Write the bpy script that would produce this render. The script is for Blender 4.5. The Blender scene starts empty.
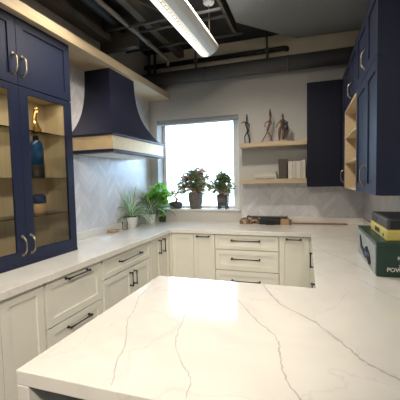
import bpy, bmesh, math, random
from mathutils import Vector, Matrix
random.seed(7)
SC = bpy.context.scene
COL = SC.collection
R = math.radians

# ------------------------------------------------------------------ materials
def new_mat(name):
    m = bpy.data.materials.new(name); m.use_nodes = True
    nt = m.node_tree
    return m, nt, nt.nodes['Principled BSDF']

def mat(name, col, rough=.5, metal=0., vary=.06, scale=6., bump=0., spec=.5, coat=0.):
    """plain procedural material: base colour with a gentle noise mottling"""
    m, nt, b = new_mat(name)
    N, L = nt.nodes, nt.links
    tc = N.new('ShaderNodeTexCoord'); no = N.new('ShaderNodeTexNoise')
    no.inputs['Scale'].default_value = scale; no.inputs['Detail'].default_value = 4
    L.new(tc.outputs['Object'], no.inputs['Vector'])
    rp = N.new('ShaderNodeValToRGB')
    rp.color_ramp.elements[0].position = .3; rp.color_ramp.elements[1].position = .7
    rp.color_ramp.elements[0].color = (*[c * (1 - vary) for c in col], 1)
    rp.color_ramp.elements[1].color = (*[min(1, c * (1 + vary)) for c in col], 1)
    L.new(no.outputs['Fac'], rp.inputs['Fac']); L.new(rp.outputs['Color'], b.inputs['Base Color'])
    b.inputs['Roughness'].default_value = rough; b.inputs['Metallic'].default_value = metal
    b.inputs['Specular IOR Level'].default_value = spec
    b.inputs['Coat Weight'].default_value = coat
    if bump:
        bp = N.new('ShaderNodeBump'); bp.inputs['Strength'].default_value = bump
        bp.inputs['Distance'].default_value = .01
        L.new(no.outputs['Fac'], bp.inputs['Height']); L.new(bp.outputs['Normal'], b.inputs['Normal'])
    return m

def wood(name, col, dark, axis=1, rough=.5, scale=3.):
    m, nt, b = new_mat(name)
    N, L = nt.nodes, nt.links
    tc = N.new('ShaderNodeTexCoord'); mp = N.new('ShaderNodeMapping')
    s = [14., 14., 14.]; s[axis] = 1.0
    mp.inputs['Scale'].default_value = s
    no = N.new('ShaderNodeTexNoise'); no.inputs['Scale'].default_value = scale
    no.inputs['Detail'].default_value = 6; no.inputs['Distortion'].default_value = .6
    rp = N.new('ShaderNodeValToRGB')
    rp.color_ramp.elements[0].position = .35; rp.color_ramp.elements[1].position = .65
    rp.color_ramp.elements[0].color = (*dark, 1); rp.color_ramp.elements[1].color = (*col, 1)
    L.new(tc.outputs['Object'], mp.inputs['Vector']); L.new(mp.outputs['Vector'], no.inputs['Vector'])
    L.new(no.outputs['Fac'], rp.inputs['Fac']); L.new(rp.outputs['Color'], b.inputs['Base Color'])
    b.inputs['Roughness'].default_value = rough
    return m

def emit(name, col, s):
    m, nt, b = new_mat(name)
    b.inputs['Base Color'].default_value = (*col, 1)
    b.inputs['Emission Color'].default_value = (*col, 1)
    b.inputs['Emission Strength'].default_value = s
    return m

def glass(name, tint=(1, 1, 1), gloss=.06):
    """thin clear pane: mostly transparent with a weak sharp reflection"""
    m, nt, b = new_mat(name)
    N, L = nt.nodes, nt.links
    N.remove(b)
    tr = N.new('ShaderNodeBsdfTransparent'); tr.inputs['Color'].default_value = (*tint, 1)
    gl = N.new('ShaderNodeBsdfGlossy'); gl.inputs['Roughness'].default_value = .03
    fr = N.new('ShaderNodeFresnel'); fr.inputs['IOR'].default_value = 1.25
    mx = N.new('ShaderNodeMixShader')
    L.new(fr.outputs['Fac'], mx.inputs['Fac'])
    L.new(tr.outputs['BSDF'], mx.inputs[1]); L.new(gl.outputs['BSDF'], mx.inputs[2])
    L.new(mx.outputs['Shader'], N['Material Output'].inputs['Surface'])
    return m

def leaf_mat(name, a, b_, rough=.45, trans=.55):
    m, nt, b = new_mat(name)
    N, L = nt.nodes, nt.links
    tc = N.new('ShaderNodeTexCoord'); no = N.new('ShaderNodeTexNoise')
    no.inputs['Scale'].default_value = 18
    rp = N.new('ShaderNodeValToRGB')
    rp.color_ramp.elements[0].position = .35; rp.color_ramp.elements[1].position = .65
    rp.color_ramp.elements[0].color = (*a, 1); rp.color_ramp.elements[1].color = (*b_, 1)
    L.new(tc.outputs['Object'], no.inputs['Vector']); L.new(no.outputs['Fac'], rp.inputs['Fac'])
    L.new(rp.outputs['Color'], b.inputs['Base Color'])
    b.inputs['Roughness'].default_value = rough
    tl = N.new('ShaderNodeBsdfTranslucent'); L.new(rp.outputs['Color'], tl.inputs['Color'])
    mx = N.new('ShaderNodeMixShader'); mx.inputs['Fac'].default_value = trans
    L.new(b.outputs['BSDF'], mx.inputs[1]); L.new(tl.outputs['BSDF'], mx.inputs[2])
    L.new(mx.outputs['Shader'], N['Material Output'].inputs['Surface'])
    return m

def chevron_tile(name, base, vary):
    """marble chevron tiles on a wall; runs along x+y, columns .15 m wide"""
    m, nt, b = new_mat(name)
    N, L = nt.nodes, nt.links
    def mth(op, a, c=None, d=None):
        n = N.new('ShaderNodeMath'); n.operation = op
        for i, v in enumerate((a, c, d)):
            if v is None: continue
            if isinstance(v, (int, float)): n.inputs[i].default_value = v
            else: L.new(v, n.inputs[i])
        return n.outputs[0]
    tc = N.new('ShaderNodeTexCoord'); sp = N.new('ShaderNodeSeparateXYZ')
    L.new(tc.outputs['Object'], sp.inputs[0])
    h = mth('ADD', mth('ADD', sp.outputs['X'], sp.outputs['Y']), 20.)
    w, t = .15, .075
    col = mth('FLOOR', mth('DIVIDE', h, w))
    fold = mth('PINGPONG', h, w)
    y2 = mth('ADD', mth('ADD', sp.outputs['Z'], fold), 10.)
    row = mth('FLOOR', mth('DIVIDE', y2, t))
    fr = mth('FRACT', mth('DIVIDE', y2, t)); fc = mth('FRACT', mth('DIVIDE', h, w))
    g1 = mth('LESS_THAN', mth('PINGPONG', fr, .5), .035)
    g2 = mth('LESS_THAN', mth('PINGPONG', fc, .5), .012)
    grout = mth('MAXIMUM', g1, g2)
    cid = N.new('ShaderNodeCombineXYZ'); L.new(col, cid.inputs[0]); L.new(row, cid.inputs[1])
    wn = N.new('ShaderNodeTexWhiteNoise'); L.new(cid.outputs[0], wn.inputs['Vector'])
    no = N.new('ShaderNodeTexNoise'); no.inputs['Scale'].default_value = 9
    no.inputs['Detail'].default_value = 6; no.inputs['Distortion'].default_value = 1.2
    off = N.new('ShaderNodeVectorMath'); off.operation = 'MULTIPLY_ADD'
    L.new(wn.outputs['Color'], off.inputs[0]); off.inputs[1].default_value = (6, 6, 6)
    L.new(tc.outputs['Object'], off.inputs[2]); L.new(off.outputs[0], no.inputs['Vector'])
    lf = N.new('ShaderNodeTexNoise'); lf.inputs['Scale'].default_value = 6; lf.inputs['Detail'].default_value = 5
    L.new(tc.outputs['Object'], lf.inputs['Vector'])
    v = mth('ADD', mth('MULTIPLY', wn.outputs['Value'], .35), mth('ADD', mth('MULTIPLY', no.outputs['Fac'], .4), mth('MULTIPLY', lf.outputs['Fac'], .35)))
    rp = N.new('ShaderNodeValToRGB')
    rp.color_ramp.elements[0].position = .15; rp.color_ramp.elements[1].position = .85
    rp.color_ramp.elements[0].color = (*[c * (1 - vary) for c in base], 1)
    rp.color_ramp.elements[1].color = (*[min(1, c * (1 + vary * .7)) for c in base], 1)
    L.new(v, rp.inputs['Fac'])
    mx = N.new('ShaderNodeMix'); mx.data_type = 'RGBA'
    L.new(grout, mx.inputs['Factor']); L.new(rp.outputs['Color'], mx.inputs[6])
    mx.inputs[7].default_value = (*[c * .84 for c in base], 1)
    L.new(mx.outputs[2], b.inputs['Base Color'])
    b.inputs['Roughness'].default_value = .38
    return m

def quartz(name):
    m, nt, b = new_mat(name)
    N, L = nt.nodes, nt.links
    tc = N.new('ShaderNodeTexCoord')
    no = N.new('ShaderNodeTexNoise'); no.inputs['Scale'].default_value = 3.0
    no.inputs['Detail'].default_value = 8; no.inputs['Distortion'].default_value = 1.5
    rp = N.new('ShaderNodeValToRGB')
    rp.color_ramp.elements[0].position = .3; rp.color_ramp.elements[1].position = .62
    rp.color_ramp.elements[0].color = (.73, .70, .65, 1); rp.color_ramp.elements[1].color = (.80, .77, .72, 1)
    L.new(tc.outputs['Object'], no.inputs['Vector']); L.new(no.outputs['Fac'], rp.inputs['Fac'])
    # faint hairline veining
    n2 = N.new('ShaderNodeTexNoise'); n2.inputs['Scale'].default_value = 1.6
    n2.inputs['Detail'].default_value = 7; n2.inputs['Distortion'].default_value = .8
    L.new(tc.outputs['Object'], n2.inputs['Vector'])
    r2 = N.new('ShaderNodeValToRGB')
    e = r2.color_ramp.elements
    e[0].position = .492; e[0].color = (0, 0, 0, 1); e[1].position = .508; e[1].color = (0, 0, 0, 1)
    k = e.new(.5); k.color = (.16, .16, .16, 1)
    L.new(n2.outputs['Fac'], r2.inputs['Fac'])
    mx = N.new('ShaderNodeMix'); mx.data_type = 'RGBA'
    L.new(r2.outputs['Color'], mx.inputs['Factor']); L.new(rp.outputs['Color'], mx.inputs[6])
    mx.inputs[7].default_value = (.36, .35, .36, 1)
    L.new(mx.outputs[2], b.inputs['Base Color'])
    b.inputs['Roughness'].default_value = .10
    b.inputs['Specular IOR Level'].default_value = .55
    return m

M = dict(
    wall=mat('warm_grey_wall_paint', (.50, .49, .47), .8, vary=.02),
    sillwall=mat('pale_wall_paint', (.66, .63, .58), .7, vary=.02),
    cream=mat('cream_wall_paint', (.78, .70, .54), .8, vary=.05),
    floor=mat('grey_concrete_floor', (.30, .28, .26), .5, vary=.12, scale=2),
    deck=mat('dark_ceiling_paint', (.022, .02, .019), .9, vary=.2),
    joist=mat('taupe_joist_steel', (.10, .088, .07), .7, vary=.1),
    conduit=mat('galvanised_conduit', (.19, .175, .145), .5, vary=.1),
    blackpipe=mat('black_pipe', (.012, .011, .011), .6),
    duct=mat('grey_painted_duct', (.085, .086, .09), .6, vary=.05),
    panel=mat('charcoal_acoustic_felt', (.26, .265, .27), .95, vary=.2, scale=90, bump=.3),
    paneledge=mat('grey_edge_trim', (.42, .41, .39), .7),
    navy=mat('navy_lacquer', (.014, .020, .052), .42, vary=.04, spec=.3),
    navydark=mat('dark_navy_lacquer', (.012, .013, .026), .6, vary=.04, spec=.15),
    hood=mat('deep_navy_hood_paint', (.016, .017, .036), .36, vary=.04, spec=.3),
    slate=mat('slate_blue_paint', (.27, .36, .50), .5, vary=.04),
    cab=mat('warm_white_cabinet_paint', (.82, .80, .72), .42, vary=.02),
    quartz=quartz('white_quartz'),
    vein=mat('quartz_grey_vein', (.52, .50, .49), .1, vary=.12, scale=30),
    vein2=mat('quartz_faint_vein', (.60, .57, .54), .1, vary=.08, scale=30),
    tile_cool=chevron_tile('marble_chevron_tile', (.66, .66, .69), .22),
    wood=wood('pale_oak_veneer', (.62, .49, .32), (.55, .43, .27), 1),
    oakx=wood('pale_oak_shelf', (.52, .41, .28), (.44, .34, .22), 0),
    inside=wood('tan_melamine', (.60, .50, .33), (.54, .44, .28), 2, .5),
    brass=mat('brushed_brass', (.72, .55, .32), .5, .5, vary=.05, scale=20),
    nickel=mat('champagne_nickel', (.46, .39, .28), .32, 1.),
    bronze=mat('dark_bronze_metal', (.03, .028, .03), .35, .6),
    white=mat('white_enamel', (.78, .78, .76), .4, vary=.02),
    frame=mat('white_window_frame', (.75, .77, .78), .4, vary=.02),
    blind=mat('grey_blind_fabric', (.34, .35, .36), .8),
    lamp=emit('warm_lit_diffuser', (1., .92, .76), .95),
    louvre=mat('white_louvre', (.7, .66, .58), .4),
    lampbody=mat('pale_grey_aluminium', (.80, .80, .77), .38, 0.),
    glass=glass('clear_cabinet_glass', (.97, .97, .95)),
    shelfglass=glass('glass_shelf_edge', (.93, .93, .90)),
    wglass=glass('window_glass', (.97, .98, 1)),
    gold=mat('polished_gold', (.85, .58, .22), .22, 1.),
    bluebottle=mat('blue_ceramic_glaze', (.008, .065, .19), .12, coat=.5),
    blackbase=mat('matte_black', (.012, .012, .013), .5),
    jarblue=mat('navy_jar_glaze', (.03, .045, .14), .25),
    jartan=mat('tan_jar_glaze', (.70, .48, .26), .35),
    potwhite=mat('white_ceramic_pot', (.72, .73, .72), .3, vary=.02),
    potdark=mat('charcoal_pot', (.05, .05, .052), .55, vary=.15),
    potgrey=mat('grey_brown_stone_pot', (.11, .10, .095), .7, vary=.25, scale=25, bump=.2),
    soil=mat('potting_soil', (.04, .03, .02), .95, vary=.3, scale=60),
    bark=mat('bark', (.13, .09, .06), .85, vary=.25, scale=40),
    green=leaf_mat('green_leaf', (.14, .32, .07), (.24, .46, .11)),
    bright=leaf_mat('bright_green_leaf', (.20, .50, .07), (.34, .64, .14)),
    deep=leaf_mat('deep_green_leaf', (.07, .18, .06), (.13, .27, .09)),
    pale=leaf_mat('cream_leaf_edge', (.74, .80, .66), (.82, .86, .74)),
    pink=leaf_mat('pinkish_leaf', (.50, .32, .28), (.62, .44, .36)),
    olive=leaf_mat('olive_leaf', (.24, .30, .14), (.38, .42, .22)),
    iron=mat('patinated_iron', (.05, .05, .055), .5, .5),
    brownwood=mat('reddish_brown_figure', (.14, .075, .045), .5),
    tanwood=wood('light_tan_wood', (.46, .31, .17), (.38, .25, .13), 0),
    redwood=wood('reddish_wood_strip', (.30, .16, .10), (.24, .12, .075), 0),
    brownblock=wood('brown_walnut', (.20, .115, .07), (.14, .08, .05), 0),
    book=mat('dark_brown_cloth', (.075, .06, .05), .7, vary=.15, scale=40),
    page=mat('cream_board', (.60, .57, .50), .7, vary=.03),
    page2=mat('grey_cream_board', (.50, .48, .44), .7, vary=.03),
    greenbox=mat('dark_green_plastic', (.016, .050, .036), .35, vary=.05),
    yellow=mat('yellow_plastic', (.72, .60, .17), .4, vary=.03),
    black=mat('black_plastic', (.014, .015, .016), .4),
    dgrey=mat('dark_grey_plastic', (.07, .07, .07), .5),
    print_=mat('pale_printed_label', (.36, .38, .37), .45, vary=.25, scale=30),
    ink=mat('white_print', (.75, .77, .74), .6, vary=.01),
    ground=mat('pale_concrete_ground', (.62, .58, .54), .9),
    bush=leaf_mat('hedge_leaf', (.10, .2, .05), (.2, .3, .1)),
    render_=mat('pale_peach_render', (.72, .60, .52), .9),
)

# ------------------------------------------------------------------ mesh helpers
def box(bm, x0, x1, y0, y1, z0, z1, mi=0):
    vs = [bm.verts.new(p) for p in ((x0, y0, z0), (x1, y0, z0), (x1, y1, z0), (x0, y1, z0),
                                    (x0, y0, z1), (x1, y0, z1), (x1, y1, z1), (x0, y1, z1))]
    for f in ((3, 2, 1, 0), (4, 5, 6, 7), (0, 1, 5, 4), (1, 2, 6, 5), (2, 3, 7, 6), (3, 0, 4, 7)):
        bm.faces.new([vs[i] for i in f]).material_index = mi

class Fr:
    """front frame: u along the front, n outward, v up; box() takes ranges in u, n, v"""
    def __init__(s, o, u, n): s.o, s.u, s.n = Vector(o), Vector(u), Vector(n)
    def p(s, u, n, v): return s.o + s.u * u + s.n * n + Vector((0, 0, v))
    def box(s, bm, u0, u1, n0, n1, v0, v1, mi=0):
        a, b = s.p(u0, n0, v0), s.p(u1, n1, v1)
        box(bm, min(a.x, b.x), max(a.x, b.x), min(a.y, b.y), max(a.y, b.y), min(a.z, b.z), max(a.z, b.z), mi)

def tube(bm, pts, rad, seg=10, mi=0, cap=True, smooth=True):
    pts = [Vector(p) for p in pts]; n = len(pts)
    rads = rad if isinstance(rad, (list, tuple)) else [rad] * n
    rings = []; ref = None
    for i, p in enumerate(pts):
        t = (pts[min(i + 1, n - 1)] - pts[max(i - 1, 0)]).normalized()
        if ref is None:
            ref = t.orthogonal().normalized()
        ref = (ref - t * ref.dot(t))
        ref = ref.normalized() if ref.length > 1e-6 else t.orthogonal().normalized()
        b = t.cross(ref)
        rings.append([bm.verts.new(p + (ref * math.cos(2 * math.pi * k / seg) + b * math.sin(2 * math.pi * k / seg)) * rads[i]) for k in range(seg)])
    for i in range(n - 1):
        for k in range(seg):
            f = bm.faces.new((rings[i][k], rings[i][(k + 1) % seg], rings[i + 1][(k + 1) % seg], rings[i + 1][k]))
            f.smooth = smooth; f.material_index = mi
    if cap:
        bm.faces.new(rings[0][::-1]).material_index = mi
        bm.faces.new(rings[-1]).material_index = mi

def lathe(bm, prof, c, seg=28, mi=0, smooth=True, squash=1.):
    """prof: (r, z) from bottom to top about c"""
    c = Vector(c); rings = []
    for r, z in prof:
        rings.append([bm.verts.new(c + Vector((r * math.cos(2 * math.pi * k / seg), squash * r * math.sin(2 * math.pi * k / seg), z))) for k in range(seg)])
    for i in range(len(rings) - 1):
        for k in range(seg):
            f = bm.faces.new((rings[i][k], rings[i][(k + 1) % seg], rings[i + 1][(k + 1) % seg], rings[i + 1][k]))
            f.smooth = smooth; f.material_index = mi
    bm.faces.new(rings[0][::-1]).material_index = mi
    bm.faces.new(rings[-1]).material_index = mi

def ball(bm, c, r, mi=0, sc=(1, 1, 1), seg=14):
    mtx = Matrix.Translation(c) @ Matrix.Diagonal((*[r * s for s in sc], 1))
    g = bmesh.ops.create_uvsphere(bm, u_segments=seg, v_segments=seg // 2 + 1, radius=1, matrix=mtx)
    for v in g['verts']:
        for f in v.link_faces: f.smooth = True; f.material_index = mi

def prism(bm, pts, z0, z1, mi=0):
    lo = [bm.verts.new((x, y, z0)) for x, y in pts]; hi = [bm.verts.new((x, y, z1)) for x, y in pts]
    n = len(pts)
    bm.faces.new(lo[::-1]).material_index = mi; bm.faces.new(hi).material_index = mi
    for i in range(n):
        bm.faces.new((lo[i], lo[(i + 1) % n], hi[(i + 1) % n], hi[i])).material_index = mi

def obj(name, bm, mats, parent=None, bevel=0., label=None):
    off = Vector((0, 0, 0))
    if parent is not None:
        q = parent
        while q is not None: off += q.location; q = q.parent
    else:
        # origin at the middle of the footprint, on the base
        xs = [v.co.x for v in bm.verts]; ys = [v.co.y for v in bm.verts]; zs = [v.co.z for v in bm.verts]
        off = Vector(((min(xs) + max(xs)) / 2, (min(ys) + max(ys)) / 2, min(zs)))
    for v in bm.verts: v.co -= off
    bmesh.ops.recalc_face_normals(bm, faces=bm.faces[:])
    me = bpy.data.meshes.new(name); bm.to_mesh(me); bm.free()
    for m in (mats if isinstance(mats, (list, tuple)) else [mats]): me.materials.append(m)
    o = bpy.data.objects.new(name, me); COL.objects.link(o)
    if parent is not None: o.parent = parent
    else: o.location = off
    if bevel:
        b = o.modifiers.new('bevel', 'BEVEL'); b.width = bevel; b.segments = 2; b.limit_method = 'ANGLE'
        b.harden_normals = False
    if label: o['label'] = label
    return o

def tag(o, label, cat, group=None):
    o['label'] = label; o['category'] = cat
    if group: o['group'] = group
    return o

def thing(name, loc, label, cat, group=None):
    o = bpy.data.objects.new(name, None); COL.objects.link(o); o.location = loc
    o.empty_display_size = .05
    return tag(o, label, cat, group)

def struct(name, bm, m, label=None, cat=None, bevel=0.):
    o = obj(name, bm, m, None, bevel); o['kind'] = 'structure'
    if label: o['label'] = label
    if cat: o['category'] = cat
    return o

def B(): return bmesh.new()

# ------------------------------------------------------------------ key planes (metres)
LX, RX, BY, FY = -2.09, .64, 4.10, -2.6      # left wall, right wall, back wall, wall behind
CEIL = 3.20
CT, CTH = .92, .045                          # worktop height, thickness

# ------------------------------------------------------------------ setting
b = B(); box(b, LX - .2, RX + .2, FY - .2, BY + .25, -.1, 0); struct('floor', b, M['floor'], 'grey concrete floor', 'floor')
b = B(); box(b, LX - .2, RX + .2, FY - .2, BY + .25, CEIL, CEIL + .1); struct('ceiling', b, M['deck'], 'dark painted open ceiling deck', 'ceiling')
b = B(); box(b, LX - .15, LX, FY - .2, BY + .25, 0, CEIL); struct('wall_left', b, M['wall'], 'left wall behind the display cabinet and hood', 'wall')
b = B(); box(b, RX, RX + .15, FY - .2, BY + .25, 0, CEIL); struct('wall_right', b, M['wall'], 'right wall behind the navy wall cabinets', 'wall')
b = B(); box(b, LX, RX, FY - .15, FY, 0, CEIL); struct('wall_front', b, M['wall'], 'wall behind the camera', 'wall')
# back wall with the window opening
WX0, WX1, WZ0, WZ1 = -1.965, -.82, 1.08, 2.30
b = B()
box(b, LX, WX0, BY, BY + .25, 0, 2.90); box(b, WX1, RX, BY, BY + .25, 0, 2.90)
box(b, WX0, WX1, BY, BY + .25, WZ1, 2.90); box(b, WX0, WX1, BY, BY + .25, 0, WZ0)
box(b, LX, RX, BY, BY + .25, 2.90, CEIL, 1)
struct('wall_back', b, [M['wall'], M['cream']], 'grey back wall with the window and a cream strip at the top', 'wall')
b = B(); box(b, WX0 - .012, WX1 + .015, BY - .018, BY + .19, WZ0 - .018, WZ0 + .004)
struct('trim_1', b, M['sillwall'], 'white window sill', 'sill', .003)
# window
b = B(); fy0, fy1 = BY + .19, BY + .24
box(b, WX0, WX0 + .04, fy0, fy1, WZ0, WZ1); box(b, WX1 - .115, WX1, fy0, fy1, WZ0, WZ1)
box(b, WX0 + .04, WX1 - .115, fy0, fy1, WZ1 - .04, WZ1); box(b, WX0 + .04, WX1 - .115, fy0, fy1, WZ0, WZ0 + .035)
win = struct('window_1', b, M['frame'], 'white framed window on the back wall', 'window', .003)
b = B(); box(b, WX0 + .04, WX1 - .115, BY + .21, BY + .216, WZ0 + .035, WZ1 - .04); obj('window_pane', b, M['wglass'], win)
# blind cassette in the head of the recess
bl = thing('roller_blind', ((WX0 + WX1) / 2, BY + .06, WZ1 - .055), 'rolled up grey blind cassette at the top of the bright window', 'blind')
b = B(); box(b, WX0 + .004, WX1 - .004, BY + .02, BY + .09, WZ1 - .05, WZ1 - .001); obj('cassette', b, M['blind'], bl, .006)
b = B(); tube(b, [(WX0 + .02, BY + .055, WZ1 - .054), (WX1 - .02, BY + .055, WZ1 - .054)], .007); obj('bottom_bar', b, M['frame'], bl)

# tiled areas (thin tile layers standing on the walls)
b = B(); box(b, LX, LX + .008, .3, BY, 1.0, 2.57); struct('trim_2', b, M['tile_cool'], 'pale marble chevron tiles on the left wall', 'backsplash')
b = B(); box(b, WX1 + .03, RX - .008, BY - .008, BY, 1.0, 1.415); struct('trim_3', b, M['tile_cool'], 'marble chevron tiles on the back wall under the shelves', 'backsplash')
b = B(); box(b, RX - .008, RX, .7, BY, 1.0, 1.40); struct('trim_4', b, M['tile_cool'], 'marble chevron tiles on the right wall under the navy cabinets', 'backsplash')
b = B(); box(b, WX1 + .03, RX, BY - .02, BY, CT, 1.0); struct('trim_5', b, M['quartz'], 'low quartz upstand along the back wall', 'upstand', .002)
b = B(); box(b, RX - .02, RX, .72, BY - .02, CT, 1.0); struct('trim_6', b, M['quartz'], 'low quartz upstand along the right wall', 'upstand', .002)
b = B(); box(b, LX, LX + .02, .3, BY - .002, CT, 1.0)
struct('trim_7', b, M['quartz'], 'low quartz upstand along the left wall', 'upstand', .002)

# pale oak soffit board over cabinet and hood
b = B(); box(b, LX, -1.75, FY, BY, 2.57, 2.65)
struct('trim_8', b, M['wood'], 'pale oak soffit board above the display cabinet and hood', 'soffit', .002)

# ceiling joists and beams
b = B(); box(b, -1.62, -1.54, FY, BY, 3.10, CEIL); struct('trim_9', b, M['joist'], 'ceiling joist', 'joist')
b = B(); box(b, -1.28, -1.12, FY, BY - .35, 3.12, CEIL); struct('trim_10', b, M['joist'], 'broad ceiling joist', 'joist')
b = B(); box(b, -.785, -.755, FY, BY - .35, 3.12, CEIL); struct('trim_11', b, M['joist'], 'thin ceiling joist', 'joist')
b = B(); box(b, -2.05, -1.93, FY, 3.0, 2.93, 3.0); box(b, -2.05, -2.03, FY, 3.0, 3.0, CEIL); struct('trim_12', b, M['joist'], 'ceiling beam above the soffit', 'beam')
b = B(); box(b, -2.08, -1.66, 3.02, 3.10, 2.86, CEIL); struct('trim_13', b, M['joist'], 'ceiling cross beam', 'beam')

def pipe(pts, r, m, name, label, cat='pipe', group=None, flanges=()):
    b = B(); tube(b, pts, r, 12)
    for p, d in flanges:
        p = Vector(p); d = Vector(d).normalized()
        tube(b, [p - d * .012, p + d * .012], r * 1.5, 12)
    return tag(obj(name, b, m), label, cat, group)

def bend(p0, p1, p2, r=.06, n=6):
    p0, p1, p2 = Vector(p0), Vector(p1), Vector(p2)
    a = p1 + (p0 - p1).normalized() * r; c = p1 + (p2 - p1).normalized() * r
    out = []
    for i in range(n + 1):
        t = i / n
        out.append(a * (1 - t) ** 2 + p1 * 2 * t * (1 - t) + c * t * t)
    return out
pipe([(-1.66, -2., 3.0)] + bend((-1.66, 2, 3.0), (-1.66, 3.84, 3.0), (-1.66, 3.84, 2.95)) + [(-1.66, 3.84, 2.93)], .022, M['conduit'],
     'ceiling_conduit', 'long grey conduit above the soffit, elbow dropping at the back wall', 'pipe', None,
     [((-1.66, 3.3, 3.0), (0, 1, 0)), ((-1.66, 2.3, 3.0), (0, 1, 0))])
pipe([(-1.80, -2., 3.06), (-1.80, 3.4, 3.06)], .05, M['blackpipe'], 'ceiling_pipe', 'thick black pipe left of the long grey conduit')
for k, (y, z, x0, x1) in enumerate(((2.88, 2.99, LX, -.72), (3.12, 3.04, LX, -.72), (3.56, 3.05, LX, -.66))):
    pipe([(x0, y, z), (x1, y, z)], .014, M['duct'], 'cross_pipe',
         ('thin cross pipe under the ceiling, nearest of three', 'thin cross pipe under the ceiling, middle of three',
          'thin cross pipe behind the pendant lamp end, farthest of three')[k], 'pipe', 'thin cross pipes under the ceiling')
pipe([(LX, 4.05, 3.015)] + bend((-.6, 4.05, 3.015), (-.22, 4.05, 3.015), (-.22, 4.12, 3.015), .03) + [(-.22, BY, 3.015)], .028, M['blackpipe'],
     'back_wall_pipe', 'black pipe running along the cream strip of the back wall')
for k, (x, yb) in enumerate(((-1.985, 0), (-1.90, 0), (-1.33, 0), (-.44, 0))):
    b = B(); tube(b, [(x, 3.96, 2.8905), (x, 3.96, CEIL)], (.022, .018, .012, .012)[k], 8)
    tube(b, [(x, 3.96, 2.975), (x, 3.96, 3.01)], (.03, .026, .03, .03)[k], 8)
    tag(obj('duct_hanger', b, M['blackpipe'] if k < 2 else M['joist']),
        ('thick black drop pipe nearest the left wall, over the soffit end', 'black drop pipe second from the left wall, over the soffit end',
         'thin hanger rod above the window', 'thin hanger rod crossing the cream strip, right of the pendant lamp')[k], 'rod', 'rods in front of the cream strip')
for k, (p, q) in enumerate((((-1.93, 2.2, 2.97), (-1.66, 2.62, 3.19)), ((-1.54, 2.7, 3.15), (-1.28, 3.3, 3.19)))):
    pipe([p, q], .012, M['joist'], 'ceiling_strut', ('thin diagonal strut above the soffit, left of the grey conduit', 'thin diagonal strut between the ceiling joists, right of the grey conduit')[k], 'strut')
# big round duct along the back wall
dk = thing('air_duct', (-.55, 3.96, 2.72), 'large dark grey round duct along the top of the back wall', 'duct')
b = B(); tube(b, [(LX, 3.96, 2.805), (RX, 3.96, 2.805)], .085, 32); obj('duct_body', b, M['duct'], dk)
for x in (-1.2, -.2):
    b = B(); tube(b, [(x - .012, 3.96, 2.805), (x + .012, 3.96, 2.805)], .088, 32); obj('seam_band', b, M['duct'], dk)
# dark felt ceiling panel upper right
pn = thing('ceiling_panel', (0, 2.5, 3.09), 'dark charcoal felt ceiling panel with angled corner above the right side', 'ceiling panel')
pts = [(RX - .005, -1.), (RX - .005, 4.07), (-.10, 4.03), (-.246, 3.889), (-.683, 3.412), (-.683, -1.)]
b = B(); prism(b, pts, 3.10, 3.125); obj('felt_panel', b, M['panel'], pn)
b = B()
for i in range(2, 5):
    p, q = Vector((*pts[i], 3.112)), Vector((*pts[i + 1], 3.112)); tube(b, [p, q], .012, 6)
obj('edge_trim', b, M['paneledge'], pn)

# ------------------------------------------------------------------ handles & cabinets
def bar_handle(parent, p0, p1, n, m, stand=.03, r=.006, name='handle', label=None):
    """straight bar from p0 to p1 (points on the front), posts and round end knuckles"""
    p0, p1, n = Vector(p0), Vector(p1), Vector(n)
    d = (p1 - p0).normalized(); b = B()
    a, c = p0 + n * stand, p1 + n * stand
    tube(b, [a, a * .75 + c * .25, (a + c) / 2, a * .25 + c * .75, c], [r * 1.15, r * .85, r * .8, r * .85, r * 1.15], 8)
    for q in (p0, p1):
        tube(b, [q, q + n * .004, q + n * .0045, q + n * stand], [r * 1.7, r * 1.7, r * 1.0, r * 1.0], 8)
        ball(b, q + n * stand, r * 1.55, seg=8)
    return obj(name, b, m, parent, label=label)

def bow_handle(parent, p0, p1, n, m, stand=.035, r=.0055, name='handle'):
    p0, p1, n = Vector(p0), Vector(p1), Vector(n); b = B()
    pts = []
    for i in range(13):
        t = i / 12
        pts.append(p0.lerp(p1, t) + n * stand * (1 - (2 * t - 1) ** 4))
    tube(b, pts, [r * (1.5 - .7 * math.sin(math.pi * i / 12)) for i in range(13)], 8)
    for q in (p0, p1): tube(b, [q, q + n * .004], r * 2.0, 10)
    return obj(name, b, m, parent)

def shaker(parent, F, u0, u1, v0, v1, m, rail=.055, name='door', th=.020, rec=.009):
    b = B()
    F.box(b, u0, u0 + rail, 0, th, v0, v1); F.box(b, u1 - rail, u1, 0, th, v0, v1)
    F.box(b, u0 + rail, u1 - rail, 0, th, v1 - rail, v1); F.box(b, u0 + rail, u1 - rail, 0, th, v0, v0 + rail)
    F.box(b, u0 + rail, u1 - rail, 0, th - rec, v0 + rail, v1 - rail)
    return obj(name, b, m, parent)

def base_unit(F, u0, u1, depth, label, fronts, group='cream base cabinets'):
    base = F.p((u0 + u1) / 2, -depth / 2, 0); base.z = 0
    t = thing('base_cabinet', base, label, 'cabinet', group)
    b = B(); F.box(b, u0 + .001, u1 - .001, -depth, 0, .10, CT - CTH); obj('carcass', b, M['cab'], t)
    b = B(); F.box(b, u0 + .001, u1 - .001, -depth, -.06, 0, .10); obj('toe_kick', b, M['cab'], t)
    for kind, a, c, v0, v1, h in fronts:
        d = shaker(t, F, a + .002, c - .002, v0 + .002, v1 - .002, M['cab'], .05 if v1 - v0 > .2 else .038,
                   'drawer' if kind == 'w' else 'door')
        for hh in h:
            (ha, hv0), (hc, hv1) = hh
            bar_handle(d, F.p(ha, .020, hv0), F.p(hc, .020, hv1), F.n, M['bronze'])
    return t

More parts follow.
